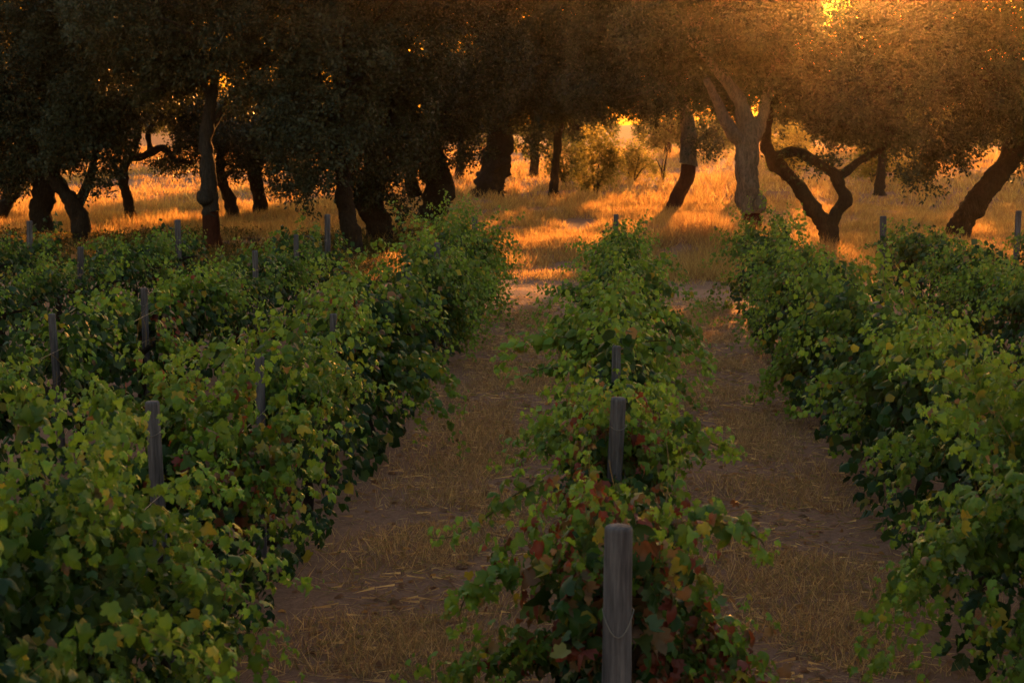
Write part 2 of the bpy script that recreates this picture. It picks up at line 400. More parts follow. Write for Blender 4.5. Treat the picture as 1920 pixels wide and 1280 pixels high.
    for k, yv in enumerate(np.arange(y0 + .5, y1, 1.25)):
        if tr is None:
            tb = MB(); tube(tb, [(0, 0, -.05), (.03, .02, .2), (-.03, -.02, .45), (.02, .03, .75), (.05, .2, .85)], [.05, .04, .036, .036, .02], 8, .25, seed, sub=3)
            tube(tb, [(.0, .02, .68), (-.03, -.15, .82), (0, -.4, .86)], [.03, .024, .014], 7, .2, seed, sub=3)
            tr = tb.build('trunk', M_dark); c = tr
        else:
            c = tr.copy(); COL.objects.link(c)
        c.parent = root; c.location = (rng.normal() * .04, yv - y0, 0); c.rotation_euler = (0, 0, rng.random() * 6.28)
    return root

def stray(X, pts, seed, size=1.0, dens=1.0, red=0., label=None):
    """a long stray shoot of a row: a cane with its leaves, one child mesh"""
    root = ROWS[X]; rng = np.random.default_rng(seed); pts = np.array(pts); base = tuple(root.location)
    ln = np.linalg.norm(np.diff(pts, axis=0), axis=1).sum(); n = max(int(ln / .010 * dens), 16)
    cum = np.concatenate([[0], np.cumsum(np.linalg.norm(np.diff(pts, axis=0), axis=1))]) / ln
    u = np.linspace(0, 1, n); P = np.stack([np.interp(u, cum, pts[:, k]) for k in range(3)], 1)
    D = nrm(np.gradient(P, axis=0)); outw = nrm(np.stack([np.sign(P[:, 0] - X) * .6, rng.normal(size=n) * .5 - .3, .5 + 0 * u], 1))
    mb = MB(); tube(mb, pts, np.linspace(.006, .002, len(pts)), 5, sub=3, c=np.array([.10, .085, .03])); shoot_leaves(mb, rng, P + rng.normal(size=P.shape) * .012, D, outw, .35 + .6 * u, np.full(n, red), size)
    o = place(mb.build('shoot', M_vine, tint=True, smooth_sh=True), root, base)
    return o

vine_row(0.0, 7.75, 31.8, 11, 'centre row of vines with red and yellow leaves, behind the nearest post', dens=30, hscale=.76, width=.74,
         red_spots=((7.9, .1, .8, 1.35, 1.0), (8.8, -.1, 1.15, 1.1, .9), (10.3, -.15, 1.2, .75, 1.0), (12.6, -.1, 1.2, .5, .35)))
vine_row(-2.4, 5.6, 32.2, 12, 'leafy vine row just left of the centre row, bright yellow-green at its near end', hscale=1.0, width=1.12, low=2.0, near=.08,
         red_spots=((10.8, .2, 1.0, .7, .45), (17, .1, 1.3, .6, .3)))
vine_row(-4.8, 10, 32.4, 13, 'second vine row to the left of the centre row', fade=.2, hscale=.80, width=1.1, red_spots=((19.5, .3, .9, .9, .5),))
vine_row(-7.2, 18, 32.4, 14, 'third vine row to the left of the centre row', fade=.2, hscale=.72, width=1.1, dens=22)
vine_row(-9.6, 25, 32.6, 15, 'vine row furthest to the left, at the far left edge of the vineyard', fade=.2, hscale=.70, width=1.1, dens=22)
vine_row(2.4, 7.0, 32.0, 16, 'dark green vine row just right of the centre row, filling the lower right corner', hscale=.94, width=1.5, low=2.4, near=.32)
vine_row(4.8, 14, 34.2, 17, 'second vine row to the right, beginning at the grey post under the leaning oak', fade=.1, hscale=.70, width=1.15)
vine_row(7.2, 24, 34.2, 18, 'vine row furthest to the right, cut by the right edge of the picture', hscale=.75, width=1.1, dens=22)

def px(Y, *pp): return [at(a, b, Y + k * .0) for k, (a, b) in enumerate(pp)]
stray(0., px(23, (1130, 560), (1090, 535), (1050, 550), (1015, 585), (978, 604)), 21, .9)
stray(0., px(15, (1120, 650), (1060, 632), (1000, 640), (960, 662), (926, 692)), 22, 1.1, 1.4)
stray(0., px(14.6, (1080, 690), (1020, 690), (985, 705), (950, 712)), 23, .9)
stray(0., px(14.5, (1210, 640), (1260, 640), (1300, 665), (1335, 697)), 24, .95, 1.2)
stray(0., px(10.6, (1260, 790), (1310, 820), (1350, 838), (1384, 858)), 25, .9, 1.2)
stray(0., px(9.0, (1020, 900), (960, 930), (905, 975), (850, 1005), (803, 1008)), 26, .95, .75)
stray(0., px(8.4, (1290, 960), (1350, 980), (1405, 1000), (1432, 1020), (1428, 1060)), 27, 1.0, 1.2)
stray(0., px(8.3, (980, 1080), (920, 1085), (880, 1110), (862, 1150), (868, 1190)), 28, 1.0, 1.3)
stray(0., px(30, (1150, 430), (1148, 400), (1150, 374)), 29, .8)
stray(-2.4, px(29, (820, 450), (818, 425), (822, 408)), 30, .8)
stray(-2.4, px(31, (875, 440), (876, 410), (882, 390)), 31, .9)
stray(-2.4, px(7.9, (60, 800), (45, 760), (60, 730)), 33, 1.2, 1.4)
stray(-2.4, px(8.6, (190, 780), (175, 740), (180, 715)), 34, 1.0, 1.3)
stray(2.4, px(31.5, (1405, 430), (1390, 400), (1375, 385)), 35, .9)
stray(2.4, px(28, (1420, 600), (1380, 595), (1350, 600)), 36, .9)
stray(4.8, px(33, (1660, 455), (1630, 462), (1605, 468)), 37, .8)
stray(-4.8, px(32, (590, 470), (592, 440), (597, 415)), 38, .9)
stray(2.4, px(10.0, (1900, 870), (1880, 880), (1862, 885)), 39, 1.1, 1.3)

# ------------------------------------------------------------------ posts and wires
rng = np.random.default_rng(77)
for k, (x, y, Y, dm, lab) in enumerate(POSTS):
    top = at(x, y, Y); gz = hgt(top[0], Y); r = dm / 2; base = (float(top[0]), float(Y), gz)
    root = empty('vineyard_post', base); tag(root, lab, 'post', 'wooden vineyard posts')
    lean = rng.normal(size=2) * .018; h = top[2] - gz; z = np.concatenate([[-.2], np.linspace(0, h - .02, 9), [h - .006, h]])
    rr = np.concatenate([[r * 1.08], np.linspace(r * 1.08, r * .98, 9), [r * .95, r * .80]])
    pts = np.stack([top[0] + lean[0] * (z - h), Y + lean[1] * (z - h), gz + z], 1)
    mb = MB(); tube(mb, pts, rr, 18, .035, 200 + k)
    place(mb.build('shaft', M_wood, smooth_sh=False), root, base)
    if k in (0, 1, 4, 5, 11):
        tb = MB(); th = np.linspace(0, 2 * np.pi, 25); zz = h - (.34 if k == 0 else .16)
        dip = .10 if k == 0 else .02
        ringp = np.stack([top[0] + (r * 1.07) * np.cos(th), Y + r * 1.07 * np.sin(th), gz + zz - dip * np.clip(-np.sin(th), 0, 1) ** 2], 1)
        tube(tb, ringp, np.full(25, .0022), 5, cap=False)
        place(tb.build('wire_tie', M_wire), root, base)

def wire(X, y0, y1, z, label):
    mb = MB(); yy = np.arange(y0, y1, .8); rg = np.random.default_rng(int(z * 100))
    tube(mb, np.stack([X + 0 * yy + .05, yy, z + .02 * np.sin(yy * 1.9) + rg.normal(size=len(yy)) * .006], 1), np.full(len(yy), .0017), 5)
    tag(mb.build('trellis_wire', M_wire), label, 'wire', 'trellis wires')
wire(0., 7.6, 32, 1.05, 'upper thin wire along the centre row')
wire(-2.4, 5.6, 32.5, 1.12, 'upper thin wire along the row left of centre')
wire(-2.4, 5.6, 32.5, .8, 'lower thin wire along the row left of centre')
wire(-4.8, 10, 32.2, 1.1, 'upper thin wire along the second row left')
wire(-4.8, 10, 32.2, .85, 'lower thin wire along the second row left')

# ------------------------------------------------------------------ trees
OAK_A = np.array([.020, .027, .012]); OAK_B = np.array([.046, .056, .028]); OAK_C = np.array([.10, .115, .065])
OAKL = ([(-.1, 0, 0), (.35, .27, -.06), (1, 0, -.08), (.35, -.27, -.06)], [np.array([(0, 1, 2), (0, 2, 3)])])

def crown(name, blobs, Y, seed, root, base, m=M_oak, leaf=.085, dens=1.0, tone=1.0, col=None):
    """blobs: (photo x, y, half width, half height, depth radius in m, depth offset in m, density)"""
    rng = np.random.default_rng(seed); mb = MB(); tw = MB(); cents = []
    for (bx, by, hw, hh, ry, dy, q) in blobs:
        c = at(bx, by, Y + dy); k = np.linalg.norm(ray(bx, by)) * (Y + dy) / FPX; a = np.array([hw * k, ry, hh * k]); a = np.maximum(a - .30, .4 * a)
        vol = 4.19 * a.prod(); area = 4.19 * (a[0] * a[1] + a[1] * a[2] + a[0] * a[2]) / 1.0
        n = int(area * 30 * dens * q)
        d = nrm(rng.normal(size=(n, 3))); rad = .92 * (1 - .62 * rng.random(n) ** 1.6)
        lump = noise(d * a + c, .9, seed + 3); lump2 = noise(d * a + c, 2.6, seed + 4)
        rad = rad * (.62 + .54 * lump + .26 * lump2)
        p = c + d * a * rad[:, None]
        keep = noise(p, 1.25, seed + 5) > .33
        p, d = p[keep], d[keep]; n = len(p); cents.append((c, a))
        kk = 26; sprig = nrm(d + rng.normal(size=(n, 3)) * .5 + np.array([0, 0, -.25]))
        tt = rng.random((n, kk, 1)) * .42
        lp = (p[:, None] + sprig[:, None] * tt + rng.normal(size=(n, kk, 3)) * (.04 + .08 * rng.random((n, 1, 1)))).reshape(-1, 3)
        N = len(lp); t = np.repeat(sprig, kk, 0) * .5 + rng.normal(size=(N, 3)) * .7 + np.array([0, 0, -.2])
        nn = rng.normal(size=(N, 3)) + np.array([0, -.2, .7])
        u = rng.random((N, 1)); cl = np.repeat(noise(p, .8, seed + 8)[:, None], kk, 0)
        mix = np.clip(cl * 1.5 - .3 + .25 * (u - .5), 0, 1)
        cc = (OAK_A * (1 - mix) + OAK_B * mix) * (.75 + .5 * rng.random((N, 1)))
        lt = np.repeat(rng.random((n, 1)) ** 2.2, kk, 0) * .75; cc = (cc * (1 - lt) + OAK_C * lt) * tone
        if col is not None: cc = cc * np.array(col)
        leaves(mb, OAKL[0], OAKL[1], lp, t, nn, leaf * (.6 + .8 * rng.random(N)), cc)
        # twigs carrying the sprigs
        j = rng.random(n) < .5; pj, sj = p[j], sprig[j]; nj = len(pj)
        if nj:
            b = nrm(np.cross(sj, rng.normal(size=(nj, 3)))) * .006
            v = np.stack([pj - sj * .25 - b, pj - sj * .25 + b, pj + sj * .4], 1).reshape(-1, 3)
            tw.add(v, [np.arange(nj * 3).reshape(-1, 3)])
    o = place(mb.build(name, m, tint=True), root, base)
    tw_o = tw.build('twigs', M_dark); tw_o.parent = o
    return cents

def tree(base_px, Y, label, limbs, blobs, seed, bark=M_dark, strip=None, burls=(), tone=1.0, dens=1.0, leaf=.085, col=None):
    """limbs: list of [(photo x, y, half width px, depth offset m) ...]; first limb is the trunk. strip: first points drawn as stripped bark"""
    root_p = at(base_px[0], base_px[1], Y); gz = hgt(root_p[0], Y); base = (float(root_p[0]), float(Y), gz)
    root = empty('cork_oak', base); tag(root, label, 'tree', 'cork oaks beyond the track')
    def to3(l):
        P = np.array([at(a, b, Y + d) for a, b, r_, d in l]); r = np.array([r_ * (Y + d) / FPX for a, b, r_, d in l]); return P, r
    mb = MB(); st = MB(); rng = np.random.default_rng(seed)
    P, r = to3(limbs[0])
    foot = np.array([P[0, 0], Y, gz - .15])
    if P[0, 2] > gz: P = np.vstack([foot, P]); r = np.concatenate([[r[0] * 1.55], r])
    else: P[0] = (P[0, 0], Y, gz - .15)
    k0 = 0
    if strip is not None:
        k0 = int(np.argmax([p[2] > at(limbs[0][0][0], strip, Y)[2] for p in P])); k0 = max(k0, 1)
        zs = at(0, strip, Y)[2]; f = np.clip((zs - P[k0 - 1, 2]) / (P[k0, 2] - P[k0 - 1, 2]), .02, .98)
        mid = P[k0 - 1] * (1 - f) + P[k0] * f; rm = r[k0 - 1] * (1 - f) + r[k0] * f
        tube(st, np.vstack([P[:k0], mid]), np.concatenate([r[:k0], [rm]]) * .93, 14, .10, seed, sub=5)
        P = np.vstack([mid, P[k0:]]); r = np.concatenate([[rm * 1.06], r[k0:]])
    tube(mb, P, r, 16, .30, seed, sub=8)
    for l in limbs[1:]:
        p_, r2 = to3(l); tube(mb, p_, r2, 12, .28, seed + 1, sub=7)
    for (bx, by, br) in burls:
        c = at(bx, by, Y - .15); q = br * Y / FPX; zz = np.array([-1, -.8, -.4, 0, .4, .8, 1.]) * q
        tube(mb, np.stack([c[0] + 0 * zz, c[1] + 0 * zz, c[2] + zz], 1), np.array([.3, .75, .97, 1., .95, .7, .3]) * q, 10, .22, seed + 2, sub=2)
    tops = [to3(l)[0][-1] for l in limbs]
    cents = crown('crown', blobs, Y, seed, root, base, dens=dens, tone=tone, leaf=leaf, col=col)
    for c, a in cents:                                           # boughs from the limbs into each clump of the crown
        q = min(tops, key=lambda t: np.linalg.norm(t - c))
        for _ in range(4 if c[2] > q[2] - .5 and a[0] > .8 else 0):
            e = c + rng.normal(size=3) * a * .4; mdl = (q + e) / 2 + rng.normal(size=3) * .2 + np.array([0, 0, .15])
            tube(mb, [q, mdl, e], [.055, .035, .012], 6, .1, seed, sub=4)
    place(mb.build('trunk', bark, smooth_sh=True), root, base)
    if st.v: place(st.build('stripped_trunk', M_strip, smooth_sh=True), root, base)
    return root

tree((400, 480), 45, 'slender oak with grey bark, a burl and a red stripped foot, left of middle',
     [[(402, 490, 24, 0), (398, 440, 18, 0), (393, 390, 17, 0), (392, 330, 15, 0), (386, 270, 12, 0), (392, 215, 11, 0), (398, 180, 10, 0), (404, 140, 8, .2)],
      [(396, 185, 9, 0), (378, 150, 6, -.3), (362, 110, 4, -.6)], [(390, 250, 8, 0), (430, 190, 5, .8), (470, 140, 3, 1.2)]],
     [(390, 60, 200, 105, 3.0, 0, 1), (250, 40, 140, 110, 2.6, .5, 1), (530, 50, 140, 110, 2.6, .3, 1), (470, 175, 60, 45, 1.2, -1, .8), (300, 150, 90, 60, 1.6, .5, .9), (400, -30, 230, 85, 2.8, .2, 1.1)],
     101, bark=M_grey, strip=396, burls=((383, 370, 15),))
tree((78, 440), 49, 'oak with a thick straight black trunk at the left, behind the leftmost post',
     [[(78, 450, 28, 0), (77, 400, 21, 0), (88, 345, 22, 0), (105, 290, 17, 0), (110, 230, 12, 0)], [(95, 330, 14, 0), (60, 280, 9, -.3), (30, 230, 6, -.5)]],
     [(40, 120, 150, 130, 3, 0, 1.1), (50, 260, 120, 75, 2.2, -.3, 1.1), (150, 110, 120, 130, 2.6, .6, 1.1), (20, 330, 70, 40, 1.5, .3, .8), (30, -20, 190, 90, 2.8, .2, 1.1)], 102, tone=.85)
tree((150, 455), 47, 'oak with a curved forked black trunk, right of the thick straight one',
     [[(158, 462, 22, 0), (150, 420, 17, 0), (138, 385, 16, 0), (118, 355, 14, 0), (100, 330, 11, 0), (85, 290, 8, 0)], [(140, 395, 12, 0), (158, 360, 10, .2), (172, 325, 8, .3), (180, 280, 6, .4)]],
     [(160, 240, 100, 85, 2.0, 0, 1.1), (185, 330, 40, 45, 1.0, -.3, 1), (120, 310, 70, 40, 1.2, -.2, 1), (205, 175, 110, 80, 2.0, .4, 1), (200, 10, 130, 90, 2.4, .8, 1)], 103, tone=.85)
tree((-8, 430), 54, 'oak at the far left edge with only a leaning slice of black trunk showing',
     [[(-10, 435, 18, 0), (0, 400, 15, 0), (18, 370, 14, 0), (35, 345, 12, 0), (45, 300, 9, 0)]],
     [(20, 290, 110, 70, 2.2, 0, 1), (40, 180, 120, 100, 2.5, 1, 1)], 104, tone=.85)
tree((245, 400), 55, 'thin dark oak with twisting low boughs against the pink grass on the left',
     [[(246, 402, 11, 0), (238, 370, 9, 0), (232, 335, 9, 0), (238, 300, 8, 0), (255, 268, 8, 0), (262, 235, 6, 0)], [(234, 332, 7, 0), (218, 318, 5, 0), (208, 300, 4, 0)],
      [(240, 298, 7, 0), (275, 290, 7, 0), (305, 278, 7, -.2), (330, 300, 5, -.3), (360, 305, 4, -.4)], [(285, 288, 6, 0), (278, 255, 5, .1), (290, 225, 4, .3)]],
     [(290, 175, 140, 55, 2.4, 0, 1.2), (330, 300, 70, 17, .9, -.2, .9), (245, 292, 30, 14, .6, 0, .7), (370, 250, 55, 50, 1.4, .3, 1)], 105, tone=.8)
tree((438, 410), 56, 'short dark leaning trunk just right of the slender grey oak',
     [[(438, 415, 15, 0), (432, 380, 12, 0), (420, 350, 10, 0), (412, 310, 8, 0), (420, 260, 7, 0)]],
     [(430, 240, 90, 60, 2.2, 0, 1.1), (430, 312, 50, 25, 1, 0, .9)], 106, tone=.8)
tree((490, 405), 58, 'dark oak with a straight reddish trunk under hanging leaves, right of the grey oak',
     [[(491, 408, 17, 0), (487, 380, 14, 0), (480, 345, 13, 0), (476, 300, 12, 0), (480, 230, 9, 0)], [(478, 300, 8, 0), (520, 260, 6, .2), (560, 220, 4, .4)]],
     [(500, 220, 110, 100, 2.6, 0, 1.1), (545, 330, 60, 45, 1.3, -.3, .9), (465, 300, 45, 30, 1.0, 0, .9)], 107, tone=.8)
tree((662, 480), 44, 'left one of the twin dark red trunks standing side by side behind the pale post',
     [[(667, 490, 22, 0), (660, 440, 18, 0), (652, 405, 18, 0), (645, 370, 17, 0), (640, 310, 12, 0), (630, 250, 9, 0)]],
     [(600, 220, 130, 130, 2.6, 0, 1.1), (600, 345, 80, 45, 1.3, -.4, .9), (560, 385, 26, 28, .6, -.4, .7), (640, 90, 140, 100, 2.8, .2, 1), (640, -30, 170, 80, 2.6, .2, 1)], 108, tone=.82)
tree((708, 465), 47, 'right and thicker one of the twin dark trunks, bowed, behind the vines',
     [[(714, 475, 30, 0), (712, 430, 26, 0), (700, 395, 25, 0), (690, 365, 24, 0), (700, 310, 17, 0), (720, 250, 12, 0)]],
     [(715, 240, 110, 120, 2.4, 0, 1.1), (700, 350, 60, 42, 1.2, -.4, 1), (755, 385, 30, 45, .8, -.6, .8), (760, 90, 140, 110, 2.8, .3, 1), (790, -30, 170, 80, 2.6, .2, 1)], 109, tone=.82)
tree((795, 430), 52, 'oak with a thick dark crooked trunk, left of the lone stump-like trunk in the field',
     [[(792, 434, 24, 0), (800, 408, 24, 0), (818, 380, 28, 0), (825, 345, 26, 0), (812, 305, 26, 0), (800, 250, 17, 0)], [(780, 370, 14, .3), (770, 335, 11, .3), (775, 290, 8, .3)]],
     [(800, 190, 120, 115, 2.6, 0, 1.1), (790, 300, 60, 40, 1.2, -.4, 1), (872, 285, 42, 32, 1.0, -.3, .75), (890, 100, 130, 120, 2.6, .4, 1), (920, -40, 150, 80, 2.6, .2, 1)], 110, tone=.85)
tree((922, 358), 67, 'oak with a short thick dark trunk alone in the pale grass, middle of the picture',
     [[(915, 360, 30, 0), (922, 335, 27, 0), (932, 300, 28, 0), (938, 260, 24, 0), (930, 200, 16, 0)]],
     [(960, 150, 130, 100, 2.8, 0, 1.1), (1005, 262, 42, 40, 1.1, -.4, .8), (905, 270, 45, 30, 1, 0, .8), (1050, 130, 110, 100, 2.6, .3, 1), (970, 30, 160, 80, 2.6, 0, 1), (1080, 20, 130, 90, 2.4, .2, 1)], 111, tone=.9)
tree((1260, 395), 60, 'oak with a bare red leaning trunk and grey bark above it, in the glowing grass',
     [[(1258, 396, 17, 0), (1272, 365, 15, 0), (1287, 335, 15, 0), (1292, 300, 15, 0), (1290, 262, 16, 0), (1288, 220, 12, 0), (1275, 170, 9, 0)]],
     [(1230, 150, 130, 85, 2.4, 0, 1.0), (1325, 262, 40, 42, 1.0, -.4, .75), (1130, 165, 100, 75, 2.2, .3, 1.0), (1165, 60, 140, 80, 2.4, 0, .9), (1190, -20, 150, 75, 2.4, 0, 1)], 112, bark=M_cork, strip=307)
tree((1412, 480), 43, 'large pale barked oak with three rising limbs and a knob, right of centre',
     [[(1418, 490, 23.8, 0), (1412, 440, 20.2, 0), (1408, 400, 19.4, 0), (1404, 360, 21.1, 0), (1400, 310, 22.0, 0), (1400, 265, 23.8, 0), (1398, 225, 17.6, 0), (1388, 190, 14.1, 0), (1360, 150, 10.6, -.2), (1330, 115, 7.9, -.4), (1300, 85, 5.3, -.6)],
      [(1394, 270, 15.8, 0), (1366, 235, 11.4, -.3), (1344, 190, 8.8, -.5), (1325, 150, 6.2, -.8)], [(1412, 262, 15.8, 0), (1428, 220, 12.3, .2), (1440, 170, 9.7, .4), (1460, 110, 6.2, .6)]],
     [(1340, 40, 190, 105, 2.8, .6, 1), (1350, -40, 160, 50, 2.2, .6, 1), (1240, 70, 110, 70, 2.2, .8, .9), (1460, 75, 120, 95, 2.2, .8, 1), (1480, 165, 90, 65, 1.5, 1.2, .9), (1300, 175, 55, 40, 1.2, .9, .8), (1385, 170, 80, 60, 1.2, 2.4, 1), (1560, 10, 120, 75, 2, 1.5, .48), (1430, 0, 130, 75, 2, 1.0, 1)],
     113, bark=M_cork, strip=396, burls=((1424, 386, 14), (1427, 377, 11)))
tree((1562, 480), 44, 'dark oak forking low into a wide Y, right of the large pale oak',
     [[(1562, 488, 23, 0), (1557, 455, 20, 0), (1550, 425, 19, 0), (1530, 398, 15, 0), (1508, 365, 14, 0), (1482, 332, 13, 0), (1455, 306, 15, 0), (1440, 282, 12, 0), (1437, 245, 9, 0), (1446, 190, 7, 0)],
      [(1553, 432, 14, 0), (1568, 400, 13, 0), (1584, 376, 13, 0), (1576, 352, 11, 0), (1568, 330, 12, 0), (1552, 318, 9, 0), (1520, 298, 9, -.1), (1490, 284, 9, -.1), (1455, 292, 8, 0)],
      [(1570, 335, 9, 0), (1592, 318, 8, 0), (1618, 298, 7, .1), (1650, 282, 5, .2), (1670, 262, 4, .3)]],
     [(1600, 165, 150, 105, 2.2, 0, 1), (1660, 245, 70, 50, 1.3, .2, .9), (1570, 235, 70, 40, 1.3, .4, .8), (1700, 70, 110, 100, 2.0, .4, .9), (1640, 25, 100, 75, 1.6, 1.2, .30), (1700, 330, 26, 36, .7, -.3, .8), (1478, 300, 40, 24, .5, -.2, .8), (1545, 300, 40, 26, .6, .2, .8), (1462, 225, 50, 40, .8, .2, .8)], 114, tone=.9)
tree((1790, 452), 48, 'dark oak leaning strongly to the right at the right edge of the picture',
     [[(1787, 462, 23, 0), (1800, 425, 21, 0), (1822, 390, 21, 0), (1848, 355, 21, 0), (1876, 325, 20, 0), (1900, 300, 15, 0), (1930, 262, 11, 0)], [(1872, 332, 13, 0), (1884, 295, 11, .1), (1902, 250, 9, .2), (1910, 190, 6, .3)]],
     [(1850, 140, 130, 140, 2.6, 0, 1.0), (1760, 250, 70, 60, 1.5, -.3, 1), (1725, 320, 40, 34, .9, -.4, 1.1), (1790, 285, 60, 40, 1.0, -.2, 1.1), (1745, 345, 15, 26, .5, -.4, .9), (1900, 320, 24, 26, .6, .3, .7), (1940, 200, 60, 120, 2, .4, 1), (1840, 10, 180, 90, 2.2, .2, 1), (1720, -10, 110, 70, 1.8, .4, .7)], 115, tone=.9)

tree((1400, 335), 68, 'added shading oak further back whose high crown merges behind the large pale oak',  # added oak behind the front crowns, keeps low sun off paths and vines
     [[(1402, 336, 11, 0), (1404, 290, 10, 0), (1396, 240, 9, 0), (1380, 180, 8, 0), (1360, 130, 6, 0)]],
     [(1350, 115, 130, 95, 3, 0, 1.1), (1450, 90, 110, 90, 2.5, .5, 1)], 116, tone=.9)
tree((1040, 338), 68, 'added shading oak further back in the grass with a thin trunk under the middle crowns',  # added as well, to shade the paths and vine rows
     [[(1040, 338, 8, 0), (1043, 290, 7, 0), (1050, 240, 7, 0), (1062, 180, 6, 0), (1070, 130, 5, 0)]],
     [(1070, 120, 130, 95, 3, 0, 1.1), (1190, 110, 110, 85, 2.5, .5, 1)], 117, tone=.9)
tree((1650, 335), 68, 'added shading oak further back behind the right crowns, its trunk beyond the forked oak',  # third added oak, blocks sun on the right side
     [[(1650, 336, 9, 0), (1655, 290, 8, 0), (1650, 240, 8, 0), (1655, 180, 7, 0), (1660, 130, 5, 0)]],
     [(1660, 110, 130, 95, 3, 0, 1.0), (1780, 110, 120, 90, 2.5, .5, 1)], 118, tone=.9)

# backlit trees far out in the field
FAR = [  # photo x, y of the foot, distance, half width px, top px, label
    (1085, 300, 83, 75, 110, 'low tree of the bright backlit clump in mid field, leftmost'),
    (1250, 296, 108, 62, 176, 'pale glowing tree just left of the red leaning trunk, far away'), (1345, 298, 118, 40, 200, 'glowing tree far behind the large pale oak, left side'),
    (1480, 292, 98, 50, 192, 'glowing tree far behind the large pale oak, right side'), (1650, 300, 94, 85, 110, 'bright far tree low between the forked oak and the leaning oak'),
    (1560, 280, 125, 110, 130, 'tall far tree behind the forked oak, full of sunlit gaps'), (1000, 292, 85, 70, 100, 'far sunlit tree right of the short thick trunk'),
    (230, 262, 120, 90, 120, 'far tree behind the thin twisting oak at left'), (330, 262, 112, 70, 150, 'far tree seen above the low bough at left'),
    (860, 292, 82, 70, 90, 'added far tree hidden behind the crooked trunk, shading the grass'), (690, 285, 86, 70, 90, 'far tree behind the twin dark red trunks'), (560, 285, 112, 80, 120, 'far tree behind the hanging leaves left of middle'),
    (1800, 300, 97, 90, 110, 'added far tree left of the leaning oak trunk, shading the grass'), (60, 290, 112, 90, 120, 'far tree behind the black trunks at left'), (1930, 300, 96, 80, 110, 'far tree at the right edge beyond the leaning oak')]
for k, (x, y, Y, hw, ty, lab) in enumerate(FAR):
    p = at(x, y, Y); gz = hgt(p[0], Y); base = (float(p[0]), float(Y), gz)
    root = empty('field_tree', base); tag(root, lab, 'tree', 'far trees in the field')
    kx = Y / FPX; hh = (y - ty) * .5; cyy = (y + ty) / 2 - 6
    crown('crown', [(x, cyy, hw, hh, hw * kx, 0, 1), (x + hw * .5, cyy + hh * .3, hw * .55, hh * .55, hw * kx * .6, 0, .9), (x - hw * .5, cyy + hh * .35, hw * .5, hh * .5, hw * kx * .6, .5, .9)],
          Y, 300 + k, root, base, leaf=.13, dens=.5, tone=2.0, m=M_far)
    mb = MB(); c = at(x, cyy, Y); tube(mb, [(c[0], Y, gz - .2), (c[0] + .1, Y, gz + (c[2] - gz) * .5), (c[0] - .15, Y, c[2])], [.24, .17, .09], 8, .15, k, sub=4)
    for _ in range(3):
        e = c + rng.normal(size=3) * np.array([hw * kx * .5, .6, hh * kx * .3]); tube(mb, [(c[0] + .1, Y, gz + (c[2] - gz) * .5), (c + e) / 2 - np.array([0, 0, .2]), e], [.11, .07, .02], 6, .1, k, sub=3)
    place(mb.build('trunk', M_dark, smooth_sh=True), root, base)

# low backlit bushes in the field, leaf colour brightened and yellowed for the glow
BUSH = [(1062, 74, 42, 250, 'glowing bush under the middle crowns, leftmost of its clump'), (1120, 70, 46, 236, 'broad glowing bush with a dark stem, in the clump between the middle oaks'),
        (1180, 76, 44, 254, 'glowing bush left of the bush beside the red leaning trunk'), (1240, 75, 38, 258, 'glowing bush just left of the red leaning trunk'),
        (1478, 76, 44, 228, 'tall glowing bush seen through the arms of the forked oak'),
        (1640, 76, 44, 262, 'low glowing bush right of the forked oak'), (1715, 74, 40, 268, 'low glowing bush behind the hanging branch left of the leaning oak')]
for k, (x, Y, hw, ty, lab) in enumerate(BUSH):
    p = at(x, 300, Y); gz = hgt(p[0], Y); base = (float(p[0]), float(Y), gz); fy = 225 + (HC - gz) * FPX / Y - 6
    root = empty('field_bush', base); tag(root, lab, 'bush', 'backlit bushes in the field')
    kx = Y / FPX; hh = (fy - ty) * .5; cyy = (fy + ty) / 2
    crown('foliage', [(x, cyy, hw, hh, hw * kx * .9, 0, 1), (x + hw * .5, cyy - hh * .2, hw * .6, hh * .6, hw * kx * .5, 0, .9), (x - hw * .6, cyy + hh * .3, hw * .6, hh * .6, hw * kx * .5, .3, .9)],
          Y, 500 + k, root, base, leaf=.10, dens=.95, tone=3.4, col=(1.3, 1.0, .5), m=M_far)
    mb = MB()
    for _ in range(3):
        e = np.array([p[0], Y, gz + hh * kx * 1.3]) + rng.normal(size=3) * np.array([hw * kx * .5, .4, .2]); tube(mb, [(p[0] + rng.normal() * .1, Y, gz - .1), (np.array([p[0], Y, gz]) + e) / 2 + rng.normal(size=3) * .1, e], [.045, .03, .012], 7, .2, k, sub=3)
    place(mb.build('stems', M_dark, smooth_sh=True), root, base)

# ------------------------------------------------------------------ grass
BL = ([(0, .5, 0), (0, -.5, 0), (.5, .38, .02), (.5, -.38, .02), (1, 0, .12)], [np.array([(0, 1, 3, 2)]), np.array([(2, 3, 4)])])
def blades(mb, rng, P, h, wid, spread, pal):
    N = len(P); t = nrm(np.stack([rng.normal(size=N) * spread + .05, rng.normal(size=N) * spread, np.ones(N)], 1))
    n = nrm(np.stack([rng.normal(size=N), rng.normal(size=N) - .6, .1 * np.ones(N)], 1))
    t = nrm(t); n = nrm(n - (n * t).sum(1, keepdims=True) * t); b = np.cross(t, n)
    T = np.array(BL[0]); v = P[:, None] + T[None, :, 0:1] * h[:, None, None] * t[:, None] + T[None, :, 1:2] * wid[:, None, None] * b[:, None] + T[None, :, 2:3] * (h[:, None, None] * 2.2 * rng.random((N, 1, 1))) * n[:, None]
    off = (np.arange(N) * 5)[:, None, None]
    fs = [(off + f[None]).reshape(-1, f.shape[1]) for f in BL[1]]
    c = pal[rng.integers(0, len(pal), N)] * (.7 + .6 * rng.random((N, 1)))
    mb.add(v.reshape(-1, 3), fs, np.repeat(c, 5, 0))
